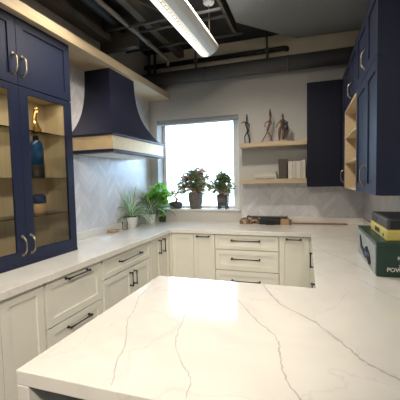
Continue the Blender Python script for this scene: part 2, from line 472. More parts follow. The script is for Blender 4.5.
top = CT - CTH - .008
L = Fr((-1.53, 0, 0), (0, 1, 0), (1, 0, 0))
base_unit(L, .62, .93, .552, 'cream base cabinet at the near end of the left run, outside the photo edge', [('d', .62, .93, .11, top, [])])
base_unit(L, .93, 1.514, .552, 'cream two-door base cabinet on the left run, partly hidden by the peninsula corner',
          [('d', .93, 1.22, .11, top, []), ('d', 1.22, 1.514, .11, top, [])])
base_unit(L, 1.514, 2.10, .552, 'cream cabinet with deep drawers, under the display cabinet',
          [('w', 1.53, 2.085, .575, top, [((1.705, .845), (1.92, .845))]), ('w', 1.53, 2.085, .11, .570, [((1.705, .515), (1.92, .515))])])
base_unit(L, 2.10, 2.924, .552, 'cream cabinet with one wide drawer over two doors, below the range hood',
          [('w', 2.115, 2.91, .705, top, [((2.345, .80), (2.70, .80))]),
           ('d', 2.115, 2.545, .11, .70, [((2.51, .54), (2.51, .655))]), ('d', 2.545, 2.91, .11, .70, [((2.58, .54), (2.58, .655))])])
base_unit(L, 2.924, 3.405, .552, 'cream two-door cabinet in the left corner under the potted plants',
          [('d', 2.93, 3.16, .11, top, [((3.115, .70), (3.115, .835))]), ('d', 3.16, 3.40, .11, top, [((3.22, .70), (3.22, .835))])])
K = Fr((0, 3.43, 0), (1, 0, 0), (0, -1, 0))
base_unit(K, -1.505, -1.217, .66, 'plain cream door cabinet in the left corner of the back run', [('d', -1.485, -1.217, .11, top, [])])
base_unit(K, -1.217, -.969, .66, 'narrow cream cabinet with handle on its top rail, left of the back drawers',
          [('d', -1.217, -.969, .11, top, [((-1.172, .845), (-1.035, .845))])])
base_unit(K, -.969, -.274, .66, 'cream drawer cabinet with three drawers in the middle of the back run',
          [('w', -.965, -.278, .71, top, [((-.775, .812), (-.475, .812))]), ('w', -.965, -.278, .48, .705, [((-.775, .612), (-.475, .612))]),
           ('w', -.965, -.278, .11, .475, [((-.775, .37), (-.475, .37))])])
base_unit(K, -.274, .032, .66, 'narrow cream cabinet with handle on its top rail, right end of the back run',
          [('d', -.272, .030, .11, top, [((-.195, .845), (-.056, .845))])])
Rr = Fr((.082, 0, 0), (0, 1, 0), (-1, 0, 0))
base_unit(Rr, 1.70, 2.52, .54, 'cream drawer cabinet on the right run beside the peninsula, seen edge-on',
          [('w', 1.71, 2.51, .60, top, [((1.98, .80), (2.12, .80))]), ('w', 1.71, 2.51, .11, .595, [])])
base_unit(Rr, 2.52, 3.42, .54, 'cream door cabinet on the right run next to the back corner, seen edge-on',
          [('d', 2.53, 2.96, .11, top, [((2.91, .70), (2.91, .82))]), ('d', 2.96, 3.41, .11, top, [])])

# strips closing the inner corners of the run
b = B(); box(b, .0325, .0615, 3.4125, 3.43, .10, CT - CTH); tag(obj('filler_strip', b, M['cab']), 'cream corner filler strip where the back run meets the right run', 'strip')
b = B(); box(b, -1.5285, -1.4865, 3.4062, 3.43, .10, CT - CTH); tag(obj('filler_strip', b, M['cab']), 'cream corner filler strip where the left run meets the back run', 'strip')
# continuous worktop with inlaid veins
out = [(LX, .3), (-1.485, .3), (-1.485, 3.389), (.042, 3.389), (.042, 1.682), (-.822, 1.682), (-.822, .703), (RX, .703), (RX, BY), (LX, BY)]
b = B(); prism(b, out, CT - CTH, CT)
wt = tag(obj('worktop', b, M['quartz'], None, .003), 'continuous white quartz worktop with grey veins, wrapping round to the peninsula', 'worktop')
def vein(pts, w, m):
    """one thin irregular vein lying in the slab surface"""
    b = B(); z = CT + .0004
    P = [Vector((x, y)) for x, y in pts]; fine = []
    for i in range(len(P) - 1):
        for k in range(6):
            t = k / 6; q = P[i].lerp(P[i + 1], t)
            if k: q += Vector((random.uniform(-1, 1), random.uniform(-1, 1))) * .0035
            fine.append(q)
    fine.append(P[-1]); prev = None
    for i, q in enumerate(fine):
        t = (fine[min(i + 1, len(fine) - 1)] - fine[max(i - 1, 0)]).normalized(); nrm = Vector((-t.y, t.x))
        ww = w * random.uniform(.45, 1.25)
        a, c = b.verts.new((*(q + nrm * ww), z)), b.verts.new((*(q - nrm * ww), z))
        if prev: b.faces.new((prev[0], a, c, prev[1]))
        prev = (a, c)
    return obj('vein', b, m, wt)
VE = [
    ([(-.215, 1.665), (-.201, 1.626), (-.112, 1.424), (.03, 1.276), (.084, 1.183), (.132, 1.099), (.153, 1.045), (.198, .999), (.239, .963), (.33, .89), (.45, .80)], .0040, 'vein'),
    ([(-.339, 1.479), (-.285, 1.401), (-.179, 1.218), (-.106, 1.13), (-.087, 1.063), (-.08, 1.002), (-.064, .913), (-.042, .85), (-.016, .809), (.03, .72)], .0023, 'vein'),
    ([(-.78, 1.55), (-.775, 1.45), (-.765, 1.342), (-.712, 1.215), (-.682, 1.098), (-.587, .928), (-.553, .824), (-.503, .719)], .0019, 'vein'),
    ([(-.481, 1.255), (-.452, 1.072), (-.423, .975), (-.37, .889), (-.325, .837), (-.301, .796), (-.29, .728)], .0017, 'vein'),
    ([(.05, 2.79), (.065, 2.741), (.16, 2.472), (.246, 2.34), (.294, 2.194), (.345, 2.05)], .0026, 'vein'),
    ([(.26, 1.90), (.306, 1.798), (.352, 1.689), (.394, 1.608), (.46, 1.5)], .002, 'vein'),
    ([(-1.95, 3.35), (-1.86, 2.95), (-1.75, 2.70), (-1.63, 2.35), (-1.56, 2.1)], .0024, 'vein2'),
    ([(-1.70, 3.30), (-1.66, 2.95), (-1.58, 2.60), (-1.52, 2.40)], .002, 'vein2'),
]

# waterfall end and slate blue base of the peninsula
b = B(); box(b, -.822, -.777, .703, 1.682, 0, CT - CTH)
tag(obj('waterfall_panel', b, M['quartz'], None, .003), 'white quartz waterfall panel closing the left end of the peninsula', 'panel')
pb = thing('peninsula_base', (-.10, 1.3, 0), 'slate blue recessed base under the peninsula worktop', 'cabinet')
b = B(); box(b, -.776, .60, .985, 1.655, .10, CT - CTH); obj('carcass', b, M['slate'], pb)
b = B(); box(b, -.776, .60, 1.04, 1.655, 0, .10); obj('toe_kick', b, M['slate'], pb)
Pf = Fr((0, .985, 0), (1, 0, 0), (0, -1, 0))
for a, c in ((-.774, -.32), (-.32, .13), (.13, .59)):
    shaker(pb, Pf, a + .002, c - .002, .11, .865, M['slate'], .06, 'panel', .016)
Pk = Fr((0, 1.655, 0), (1, 0, 0), (0, 1, 0))
for a, c in ((-.774, -.37), (-.37, .04)):
    shaker(pb, Pk, a + .002, c - .002, .11, .865, M['cab'], .05, 'door', .016)

# ------------------------------------------------------------------ display cabinet (left)
dc = thing('display_cabinet', (-1.95, 1.68, CT), 'tall navy display cabinet with glass doors standing on the left worktop', 'cabinet')
cy0, cy1, cz0, cz1, cxf = 1.175, 2.185, CT, 2.57, -1.82
cb = LX + .021
b = B()
box(b, LX + .022, cxf, cy0, cy0 + .02, cz0, cz1); box(b, LX + .022, cxf, cy1 - .02, cy1, cz0, cz1)
box(b, LX + .022, cxf, cy0 + .02, cy1 - .02, cz1 - .02, cz1); box(b, LX + .022, cxf, cy0 + .02, cy1 - .02, cz0, cz0 + .03)
obj('carcass', b, M['navy'], dc)
b = B()
box(b, LX + .022, LX + .032, cy0 + .02, cy1 - .02, cz0 + .03, cz1 - .02)
box(b, LX + .032, cxf - .002, cy1 - .026, cy1 - .0205, cz0 + .03, cz1 - .02); box(b, LX + .032, cxf - .002, cy0 + .0205, cy0 + .026, cz0 + .03, cz1 - .02)
box(b, LX + .032, cxf - .002, cy0 + .026, cy1 - .026, cz0 + .0305, cz0 + .035)
box(b, LX + .032, cxf - .002, cy0 + .026, cy1 - .026, 2.115, 2.130)
obj('lining', b, M['inside'], dc, label='tan wood lining of the cabinet')
for z in (1.235, 1.508, 1.842):
    b = B(); box(b, LX + .033, cxf - .02, cy0 + .027, cy1 - .027, z, z + .008); obj('shelf', b, M['shelfglass'], dc, label='clear glass shelf')
D = Fr((cxf, 0, 0), (0, 1, 0), (1, 0, 0))
mid = 1.683
for a, c, hs in ((cy0, mid, mid - .03), (mid, cy1, mid + .042)):
    d = shaker(dc, D, a + .002, c - .002, 2.125, 2.565, M['navy'], .06, 'upper_door')
    bow_handle(d, D.p(hs, .02, 2.195), D.p(hs, .02, 2.315), D.n, M['nickel'])
    b = B(); s = .072
    D.box(b, a + .002, a + s, 0, .02, .945, 2.118); D.box(b, c - s, c - .002, 0, .02, .945, 2.118)
    D.box(b, a + s, c - s, 0, .02, 2.118 - .04, 2.118); D.box(b, a + s, c - s, 0, .02, .945, 1.02)
    g = obj('glass_door', b, M['navy'], dc, .002)
    b = B(); D.box(b, a + s, c - s, .007, .011, 1.02, 2.078); obj('pane', b, M['glass'], g)
    bow_handle(g, D.p(hs - .004, .02, 1.0), D.p(hs - .004, .02, 1.122), D.n, M['nickel'])
b = B(); box(b, LX + .022, -1.80, cy0, cy1, CT + .001, .944); obj('plinth', b, M['navy'], dc)

# things in the display cabinet
st = thing('gold_statuette', (-1.945, 1.965, 1.85), 'small gold statuette on the upper glass shelf of the display cabinet', 'statuette')
q = Vector((-1.945, 1.955, 1.85))
b = B(); tube(b, [q + Vector((0, .045, .012)), q + Vector((0, .02, .02)), q + Vector((0, 0, .05)), q + Vector((0, -.008, .10)), q + Vector((0, .004, .15)), q + Vector((0, .012, .175))], [.012, .034, .030, .020, .014, .020], 14)
ball(b, q + Vector((0, .008, .185)), .019); obj('figure', b, M['gold'], st)
b = B(); lathe(b, [(.05, 0), (.05, .006), (.036, .014)], q + Vector((0, .012, 0))); obj('base', b, M['gold'], st)
bt = thing('blue_bottle', (-1.94, 1.945, 1.516), 'tall glossy blue bottle on the middle glass shelf of the display cabinet', 'bottle')
b = B(); lathe(b, [(.050, 0), (.052, .01), (.052, .10)], (-1.94, 1.945, 1.516)); obj('bottle_foot', b, M['blackbase'], bt)
b = B(); lathe(b, [(.052, .10), (.052, .225), (.046, .255), (.032, .275), (.02, .285)], (-1.94, 1.945, 1.516)); obj('bottle_body', b, M['bluebottle'], bt)
b = B(); lathe(b, [(.02, .285), (.021, .31), (.016, .318)], (-1.94, 1.945, 1.516)); obj('stopper', b, M['blackbase'], bt)
jr = thing('lidded_jar', (-1.94, 1.945, 1.243), 'small tan jar with navy lid on the lowest glass shelf of the display cabinet', 'jar')
b = B(); lathe(b, [(.034, 0), (.048, .02), (.053, .05), (.05, .08)], (-1.94, 1.945, 1.243)); obj('jar_body', b, M['jartan'], jr)
b = B(); lathe(b, [(.052, .08), (.053, .11), (.05, .135), (.03, .15)], (-1.94, 1.945, 1.243)); obj('jar_lid', b, M['jarblue'], jr)

# ------------------------------------------------------------------ range hood
hd = thing('range_hood', (-1.85, 2.972, 1.735), 'deep navy flared range hood with brass band on the left wall', 'range hood')
hc = 2.972; hx = LX + .009
def hsec(z):
    t = (2.569 - z) / (2.569 - 1.885)
    e = .10 * t + .90 * t ** 3.2
    return .232 + .288 * e, -1.80 + .20 * e
b = B(); rings = []
NZ = 24
for i in range(NZ + 1):
    z = 2.569 - (2.569 - 1.905) * i / NZ
    hw, fx = hsec(z)
    rings.append([b.verts.new(p) for p in ((hx, hc - hw, z), (fx, hc - hw, z), (fx, hc + hw, z), (hx, hc + hw, z))])
for i in range(NZ):
    for k in range(4):
        f = b.faces.new((rings[i][k], rings[i][(k + 1) % 4], rings[i + 1][(k + 1) % 4], rings[i + 1][k])); f.smooth = False
b.faces.new(rings[0]); b.faces.new(rings[-1][::-1])
obj('canopy', b, M['hood'], hd)
b = B(); box(b, hx, -1.585, hc - .535, hc + .535, 1.885, 1.905); obj('upper_trim', b, M['hood'], hd, .004)
b = B(); box(b, hx, -1.60, hc - .52, hc + .52, 1.765, 1.885); obj('brass_band', b, M['brass'], hd, label='brushed brass band')
b = B(); box(b, hx, -1.592, hc - .528, hc + .528, 1.738, 1.765); obj('lower_trim', b, M['hood'], hd, .003)
b = B(); box(b, hx + .06, -1.66, hc - .45, hc + .45, 1.734, 1.738); obj('filter', b, M['lampbody'], hd, label='pale metal filter plate')

# ------------------------------------------------------------------ wall cabinets on the right
W = Fr((.38, 0, 0), (0, 1, 0), (-1, 0, 0))
xb = RX - .009
ZB, ZT, ZS = 1.365, 2.51, 2.12
def wall_unit(y0, y1, label, lower):
    t = thing('wall_cabinet', ((.38 + xb) / 2, (y0 + y1) / 2, ZB), label, 'cabinet', 'navy wall cabinets on the right')
    b = B(); box(b, .38, xb, y0 + .0005, y1 - .0005, ZB if lower else ZS - .005, ZT); obj('carcass', b, M['navy'], t)
    return t
ca = wall_unit(1.97, 2.735, 'navy wall cabinet nearest the camera, its plain side facing the room', True)
shaker(ca, W, 1.972, 2.312, ZB + .002, ZS - .004, M['navy'], .06)
d = shaker(ca, W, 2.316, 2.733, ZB + .002, ZS - .004, M['navy'], .06)
bow_handle(d, W.p(2.36, .02, 1.415), W.p(2.36, .02, 1.545), W.n, M['nickel'], .024, .0045)
shaker(ca, W, 1.972, 2.312, ZS, ZT - .002, M['navy'], .06, 'upper_door')
d = shaker(ca, W, 2.316, 2.733, ZS, ZT - .002, M['navy'], .06, 'upper_door')
bow_handle(d, W.p(2.36, .02, 2.165), W.p(2.36, .02, 2.285), W.n, M['nickel'], .024, .0045)
cn = wall_unit(2.735, 3.53, 'navy wall cabinet with open oak niche of two shelves below its doors', False)
d = shaker(cn, W, 2.737, 3.10, ZS, ZT - .002, M['navy'], .06, 'upper_door')
bow_handle(d, W.p(3.07, .02, 2.145), W.p(3.07, .02, 2.27), W.n, M['nickel'], .024, .0045)
shaker(cn, W, 3.104, 3.528, ZS, ZT - .002, M['navy'], .06, 'upper_door')
b = B(); x0 = .362
box(b, x0, xb, 2.7365, 2.755, ZB, ZS - .006); box(b, x0, xb, 3.51, 3.5285, ZB, ZS - .006)
box(b, x0, xb, 2.755, 3.51, ZB, ZB + .018); box(b, x0, xb, 2.755, 3.51, ZS - .024, ZS - .006)
box(b, xb - .01, xb, 2.755, 3.51, ZB + .018, ZS - .024)
nic = obj('niche', b, M['wood'], cn, label='pale oak open niche')
for z in (1.605, 1.845):
    b = B(); box(b, x0 + .004, xb - .0101, 2.7555, 3.5095, z, z + .018); obj('niche_shelf', b, M['wood'], nic)
cc = wall_unit(3.53, 3.80, 'narrow navy wall cabinet in the right corner beyond the oak niche', True)
d = shaker(cc, W, 3.532, 3.776, ZB + .002, ZS - .004, M['navy'], .05)
bow_handle(d, W.p(3.585, .02, 1.42), W.p(3.585, .02, 1.545), W.n, M['nickel'], .028, .0045)
shaker(cc, W, 3.532, 3.776, ZS, ZT - .002, M['navy'], .05, 'upper_door')
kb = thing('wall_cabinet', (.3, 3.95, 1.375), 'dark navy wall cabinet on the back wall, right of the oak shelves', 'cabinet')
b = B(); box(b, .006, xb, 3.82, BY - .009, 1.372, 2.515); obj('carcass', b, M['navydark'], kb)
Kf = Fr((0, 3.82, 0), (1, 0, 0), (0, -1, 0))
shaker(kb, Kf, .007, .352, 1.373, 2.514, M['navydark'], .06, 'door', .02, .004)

# ------------------------------------------------------------------ oak shelves and what stands on them
b = B(); box(b, -.775, .004, 3.87, BY, 1.855, 1.903)
tag(obj('floating_shelf', b, M['oakx'], None, .002), 'upper pale oak floating shelf carrying three figurines', 'shelf', 'oak shelves beside the window')
b = B(); box(b, -.775, .004, 3.87, BY, 1.417, 1.47)
tag(obj('floating_shelf', b, M['oakx'], None, .002), 'lower pale oak floating shelf carrying a dark book and pale boards', 'shelf', 'oak shelves beside the window')

def limb(b, pts, rads, mi=0): tube(b, pts, [r * .78 for r in rads], 8, mi)
z = 1.903
# dancer of bent iron
o = Vector((-.69, 3.97, z))
f = thing('figurine', o, 'dark iron figurine leftmost of the three on the upper shelf, thin and broken-lined', 'figurine', 'figurines on the upper shelf')
b = B()
limb(b, [o + Vector(p) for p in ((-.025, 0, .008), (-.03, 0, .09), (-.005, 0, .135))], [.007, .009, .012])
limb(b, [o + Vector(p) for p in ((.03, 0, .008), (.022, 0, .09), (.004, 0, .14))], [.008, .010, .013])
limb(b, [o + Vector(p) for p in ((.0, 0, .13), (.012, 0, .165), (.0, 0, .20), (-.012, 0, .25), (.0, 0, .285))], [.016, .02, .013, .02, .012])
limb(b, [o + Vector(p) for p in ((.0, 0, .28), (.0, 0, .31), (.0, 0, .36))], [.008, .014, .007])
limb(b, [o + Vector(p) for p in ((-.012, 0, .262), (-.05, 0, .272), (-.07, 0, .25))], [.009, .008, .006])
limb(b, [o + Vector(p) for p in ((.0, 0, .262), (.034, -.01, .23), (.03, -.02, .195))], [.009, .008, .006])
obj('figure', b, M['iron'], f)
b = B(); box(b, o.x - .05, o.x + .05, o.y - .035, o.y + .035, z, z + .009); obj('base', b, M['iron'], f)
# long-legged figure
o = Vector((-.44, 3.97, z))
f = thing('figurine', o, 'tall brown figurine with long crossed legs, middle of the three on the upper shelf', 'figurine', 'figurines on the upper shelf')
b = B()
limb(b, [o + Vector(p) for p in ((-.075, 0, .012), (-.03, 0, .085), (.012, -.008, .165), (.018, 0, .20))], [.006, .008, .010, .014])
limb(b, [o + Vector(p) for p in ((.055, 0, .012), (.03, -.01, .085), (-.012, .004, .15), (.01, 0, .20))], [.006, .008, .010, .014])
limb(b, [o + Vector(p) for p in ((.014, 0, .19), (.02, 0, .225), (.028, 0, .265), (.03, 0, .29))], [.015, .017, .02, .01])
limb(b, [o + Vector(p) for p in ((.015, 0, .26), (-.025, -.01, .24), (-.04, -.015, .20), (-.01, -.02, .185))], [.008, .007, .006, .005])
limb(b, [o + Vector(p) for p in ((.035, 0, .26), (.05, -.01, .225), (.03, -.02, .20))], [.008, .007, .005])
limb(b, [o + Vector(p) for p in ((.03, 0, .285), (.03, 0, .30), (.031, 0, .325), (.031, 0, .335))], [.008, .016, .017, .008])
obj('figure', b, M['brownwood'], f)
b = B(); limb(b, [o + Vector(p) for p in ((.031, 0, .33), (.03, 0, .345), (.028, 0, .40))], [.02, .016, .006]); obj('hat', b, M['iron'], f)
b = B(); box(b, o.x - .085, o.x + .075, o.y - .04, o.y + .04, z, z + .014); obj('base', b, M['tanwood'], f)
# musician with a round instrument
o = Vector((-.27, 3.97, z))
f = thing('figurine', o, 'seated-looking musician figurine with a dark instrument, rightmost of the three on the upper shelf', 'figurine', 'figurines on the upper shelf')
b = B()
limb(b, [o + Vector(p) for p in ((-.035, 0, .02), (-.035, -.01, .08), (-.03, 0, .15), (-.005, 0, .19))], [.008, .018, .022, .02])
limb(b, [o + Vector(p) for p in ((.012, 0, .02), (.012, -.01, .08), (.015, 0, .15), (.008, 0, .19))], [.008, .018, .022, .02])
limb(b, [o + Vector(p) for p in ((.0, 0, .17), (.0, 0, .215), (.004, 0, .26), (.004, 0, .275))], [.024, .028, .03, .012])
limb(b, [o + Vector(p) for p in ((.004, 0, .27), (.004, 0, .285), (.004, 0, .31), (.004, 0, .332))], [.009, .014, .017, .009])
limb(b, [o + Vector(p) for p in ((-.02, 0, .25), (-.055, -.02, .21), (-.07, -.03, .17))], [.011, .009, .007])
limb(b, [o + Vector(p) for p in ((.03, 0, .25), (.06, -.02, .22), (.035, -.04, .19))], [.011, .009, .007])
obj('figure', b, M['brownwood'], f)
b = B(); ball(b, o + Vector((.04, -.035, .165)), .034, sc=(1, .45, 1)); ball(b, o + Vector((.045, -.035, .215)), .024, sc=(1, .45, 1))
tube(b, [o + Vector((.04, -.04, .19)), o + Vector((-.02, -.045, .25))], .005, 8); obj('instrument', b, M['iron'], f)
b = B(); lathe(b, [(.05, 0), (.05, .02), (.045, .022)], o, 20, squash=.8); obj('base', b, M['tanwood'], f)

z = 1.47
bk = thing('dark_book', (-.262, 3.97, z), 'dark brown upright book on the lower oak shelf', 'book')
b = B(); box(b, -.311, -.305, 3.90, 4.04, z, z + .228); box(b, -.219, -.213, 3.90, 4.04, z, z + .228); box(b, -.305, -.219, 3.894, 3.902, z, z + .228)
obj('cover', b, M['book'], bk, .002)
b = B(); box(b, -.3045, -.2195, 3.9025, 4.035, z + .004, z + .222); obj('pages', b, M['page'], bk)
xs = -.203
for k, (w, h, m) in enumerate(((.05, .20, 'page'), (.042, .205, 'page2'), (.048, .198, 'page'), (.03, .207, 'page2'), (.028, .212, 'page'))):
    b = B(); box(b, xs, xs + w - .003, 3.905, 4.06, z, z + h)
    tag(obj('sample_board', b, M[m], None, .002),
        ('pale upright board first to the right of the dark book', 'pale grey upright board second to the right of the dark book',
         'pale upright board third to the right of the dark book', 'thin grey upright board fourth to the right of the dark book',
         'thin pale upright board at the right end of the lower shelf')[k], 'board', 'pale boards standing on the lower shelf')
    xs += w - .001
zz = z
for k, (x0, x1, h) in enumerate(((-.615, -.335, .03), (-.60, -.34, .03), (-.59, -.345, .028))):
    b = B(); box(b, x0, x1, 3.92, 4.07, zz, zz + h); zz += h
    tag(obj('sample_slab', b, M['page' if k % 2 else 'page2'], None, .002),
        ('pale flat slab at the bottom of the stack on the lower shelf', 'pale flat slab in the middle of the stack on the lower shelf',
         'pale flat slab on top of the stack on the lower shelf')[k], 'slab', 'flat slabs stacked on the lower shelf')
for k, (x0, x1) in enumerate(((-.58, -.475), (-.455, -.36))):
    b = B(); box(b, x0, x1, 3.876, 3.916, z, z + .008)
    tag(obj('coaster', b, M['brownblock'], None, .001), ('dark flat strip at the front edge of the lower shelf, left one', 'dark flat strip at the front edge of the lower shelf, right one')[k], 'strip', 'dark strips on the lower shelf')

# ------------------------------------------------------------------ wooden pieces on the back worktop
z = CT
def arch_block(x, label, m):
    t = thing('wooden_block', (x, 3.98, z), label, 'block', 'small brown arched blocks')
    b = B(); n = 10; w, h, r = .058, .072, .026
    ring = []
    pts = [(-w, 0), (-r, 0)] + [(-r * math.cos(math.pi * i / n), .012 + r * math.sin(math.pi * i / n)) for i in range(n + 1)] + [(r, 0), (w, 0), (w, h * .62), (w * .45, h), (-w * .45, h), (-w, h * .62)]
    lo = [b.verts.new((x + px, 3.945, z + pz)) for px, pz in pts]; hi = [b.verts.new((x + px, 4.015, z + pz)) for px, pz in pts]
    N_ = len(pts)
    b.faces.new(lo); b.faces.new(hi[::-1])
    for i in range(N_): b.faces.new((lo[i], lo[(i + 1) % N_], hi[(i + 1) % N_], hi[i]))
    obj('arch', b, m, t)
    b = B(); box(b, x - .03, x + .03, 3.94, 3.9445, z + .038, z + .056); obj('face_plate', b, M['tanwood'], t)
arch_block(-.735, 'small brown arched wooden block at the left end of the pieces on the back worktop', M['brownblock'])
arch_block(-.61, 'small brown arched wooden block second from the left on the back worktop', M['brownblock'])
b = B(); box(b, -.545, -.30, 3.93, 4.03, z, z + .074)
tag(obj('black_case', b, M['black'], None, .006), 'low dark case between the arched blocks and the tan block', 'case')
tb = thing('tan_block', (-.245, 3.98, z), 'tan wooden block with dark end cap on the back worktop, right of the dark case', 'block')
b = B(); box(b, -.297, -.20, 3.935, 4.025, z, z + .074); obj('block_body', b, M['tanwood'], tb, .005)
b = B(); box(b, -.1998, -.172, 3.94, 4.02, z, z + .058); obj('end_cap', b, M['brownblock'], tb, .003)
tr = thing('black_tray', (-.45, 3.985, z + .074), 'long flat black tray lying across the dark case and tan block', 'tray')
b = B(); box(b, -.70, -.215, 3.935, 4.04, z + .0815, z + .093); box(b, -.70, -.69, 3.935, 4.04, z + .0931, z + .10); box(b, -.225, -.215, 3.935, 4.04, z + .0931, z + .10)
obj('tray_plate', b, M['black'], tr, .002)
b = B(); box(b, -.53, -.31, 3.95, 4.02, z + .0741, z + .0815); obj('tray_foot', b, M['black'], tr)
b = B(); tube(b, [(-.47, 3.905, z + .014), (-.36, 3.905, z + .014)], .014, 12)
tag(obj('black_roller', b, M['black']), 'short black cylinder lying in front of the dark case', 'cylinder')
b = B(); box(b, -.165, .45, 4.035, 4.078, z, z + .014)
tag(obj('wooden_strip', b, M['redwood'], None, .002), 'long reddish wooden strip lying against the back upstand', 'strip')
b = B(); box(b, -2.06, -1.97, 2.98, 3.09, z, z + .03)  # tan reflection on the left upstand, put in as a solid block
tag(obj('tan_reflection_block', b, M['tanwood'], None, .004), 'small tan block standing in for a tan reflection, beside the white pots', 'block')
gj = thing('glass_tumbler', (-2.0, 3.25, z), 'clear pale glass tumbler on the left worktop beside the tan block', 'glass')
b = B(); n = 24
lathe(b, [(.03, 0), (.034, .09)], (-2.0, 3.25, z), n); obj('cup', b, M['glass'], gj)

# ------------------------------------------------------------------ plants
def leaf(b, base, d, up, length, width, droop=.5, mi=0, edge=None, prof=None, nseg=6, xmin=LX + .012, ymax=None, roll=0.):
    """one blade with a midrib; edge = material index of a pale margin"""
    base, d = Vector(base), Vector(d).normalized()
    p = base.copy(); dirv = d.copy(); rows = []
    step = length / nseg
    for i in range(nseg + 1):
        t = i / nseg
        w = width * (prof(t) if prof else math.sin(math.pi * min(1, t * .93 + .07)) ** .8)
        side = dirv.cross(Vector((0, 0, 1)))
        side = side.normalized() if side.length > 1e-3 else Vector((1, 0, 0))
        nrm = side.cross(dirv).normalized()
        if roll: side, nrm = side * math.cos(roll) + nrm * math.sin(roll), nrm * math.cos(roll) - side * math.sin(roll)
        q = p.copy()
        def lim(v):
            v = v.copy()
            if v.x < xmin: v.x = xmin
            if ymax and v.y > ymax: v.y = ymax
            if v.z < CT + .006: v.z = CT + .006 + .0006 * random.random()
            if base.y < BY - .02 and v.x > -1.62 and v.z < CT + .03: v.z = CT + .03
            return v
        c = .18 * w
        row = [lim(q - side * w / 2 + nrm * c), lim(q - side * w / 4 + nrm * c * .4), lim(q + Vector((0, 0, -.0004 * i))), lim(q + side * w / 4 + nrm * c * .4), lim(q + side * w / 2 + nrm * c)]
        rows.append([b.verts.new(v) for v in row])
        p += dirv * step
        dirv = (dirv + Vector((0, 0, -droop)) * (step / length)).normalized()
    for i in range(nseg):
        for k in range(4):
            f = b.faces.new((rows[i][k], rows[i][k + 1], rows[i + 1][k + 1], rows[i + 1][k])); f.smooth = True
            f.material_index = edge if (edge is not None and k in (0, 3)) else mi

def pot(t, c, prof, m, name='pot', soil_r=.9, squash=1.):
    c = Vector(c); b = B(); lathe(b, prof, c, 32, squash=squash)
    # rim lip
    r, h = prof[-1]
    obj(name, b, m, t)
    b = B(); lathe(b, [(r * soil_r, h + .0003), (r * soil_r * .9, h + .006), (r * .3, h + .009)], c, 24, squash=squash); obj('soil', b, M['soil'], t)

strap = lambda t: (1 - t) ** .45 * min(1, .55 + t * 3)
# spider plant, front white pot
c = Vector((-2.005, 3.42, CT))
t = thing('spider_plant', c, 'spider plant in the front white pot on the left worktop', 'plant')
pot(t, c, [(.052, 0), (.056, .004), (.068, .122), (.070, .128), (.064, .129)], M['potwhite'])
b = B()
for k in range(46):
    a = random.uniform(0, 2 * math.pi); el = random.uniform(.35, 1.5)
    d = Vector((math.cos(a) * math.cos(el), math.sin(a) * math.cos(el), math.sin(el)))
    leaf(b, c + Vector((math.cos(a) * .015, math.sin(a) * .015, .128)), d, None, random.uniform(.24, .42), .036, random.uniform(1.2, 3.0), 0, 1, strap, 8)
obj('foliage', b, [M['green'], M['pale']], t)
# variegated plant, second white pot behind
c = Vector((-1.965, 3.83, CT))
t = thing('variegated_plant', c, 'tall variegated plant in the rear white pot on the left worktop by the window', 'plant')
pot(t, c, [(.055, 0), (.058, .004), (.070, .115), (.072, .12), (.066, .121)], M['potwhite'])
b = B()
for k in range(34):
    a = random.uniform(0, 2 * math.pi); el = random.uniform(.6, 1.5)
    d = Vector((math.cos(a) * math.cos(el), math.sin(a) * math.cos(el), math.sin(el)))
    leaf(b, c + Vector((math.cos(a) * .02, math.sin(a) * .02, .12)), d, None, random.uniform(.28, .44), .040, random.uniform(1.0, 2.6), 0, 1, strap, 8, ymax=BY - .01)
obj('foliage', b, [M['deep'], M['pale']], t)
# bright leafy plant in the corner
c = Vector((-1.87, 4.0, CT))
t = thing('leafy_plant', c, 'bright green broad-leaved plant in the corner below the left side of the window', 'plant')
pot(t, c, [(.04, 0), (.043, .004), (.052, .10), (.054, .105), (.05, .106)], M['potdark'])
b = B(); tips = []
for k in range(13):
    a = random.uniform(0, 2 * math.pi); r = random.uniform(.02, .14)
    p1 = c + Vector((math.cos(a) * r * .6 - .04, -abs(math.sin(a)) * r * .5, .27)); p2 = c + Vector((math.cos(a) * r * 1.25 - .03, -abs(math.sin(a)) * r - .02, random.uniform(.30, .50)))
    p2.x = max(p2.x, LX + .04)
    tube(b, [c + Vector((0, 0, .105)), p1, p2], [.005, .004, .0025], 6); tips += [p1, p1.lerp(p2, .5), p2]
obj('stem', b, M['green'], t)
b = B(); heart = lambda t: math.sin(math.pi * min(1, t ** .7 * .94 + .06))
for p in tips:
    for q in range(4):
        a = random.uniform(0, 2 * math.pi); el = random.uniform(-.3, .7)
        d = Vector((math.cos(a) * math.cos(el), -abs(math.sin(a)) * math.cos(el) * .8, math.sin(el)))
        leaf(b, p, d, None, random.uniform(.09, .14), random.uniform(.065, .09), random.uniform(.4, 1.2), 0, None, heart, 5, ymax=BY - .01, roll=random.uniform(-.8, .8))
for k in range(7):   # trailing leaves down to the worktop
    p = c + Vector((random.uniform(-.02, .09), random.uniform(-.1, -.04), random.uniform(.09, .22)))
    a = random.uniform(3.5, 6.2)
    leaf(b, p, Vector((math.cos(a), math.sin(a), -.2)), None, .08, .055, .5, 0, None, heart, 5, roll=random.uniform(-.8, .8))
obj('foliage', b, M['bright'], t)

# sill plants
ZS0 = WZ0 + .004
yS = BY + .085
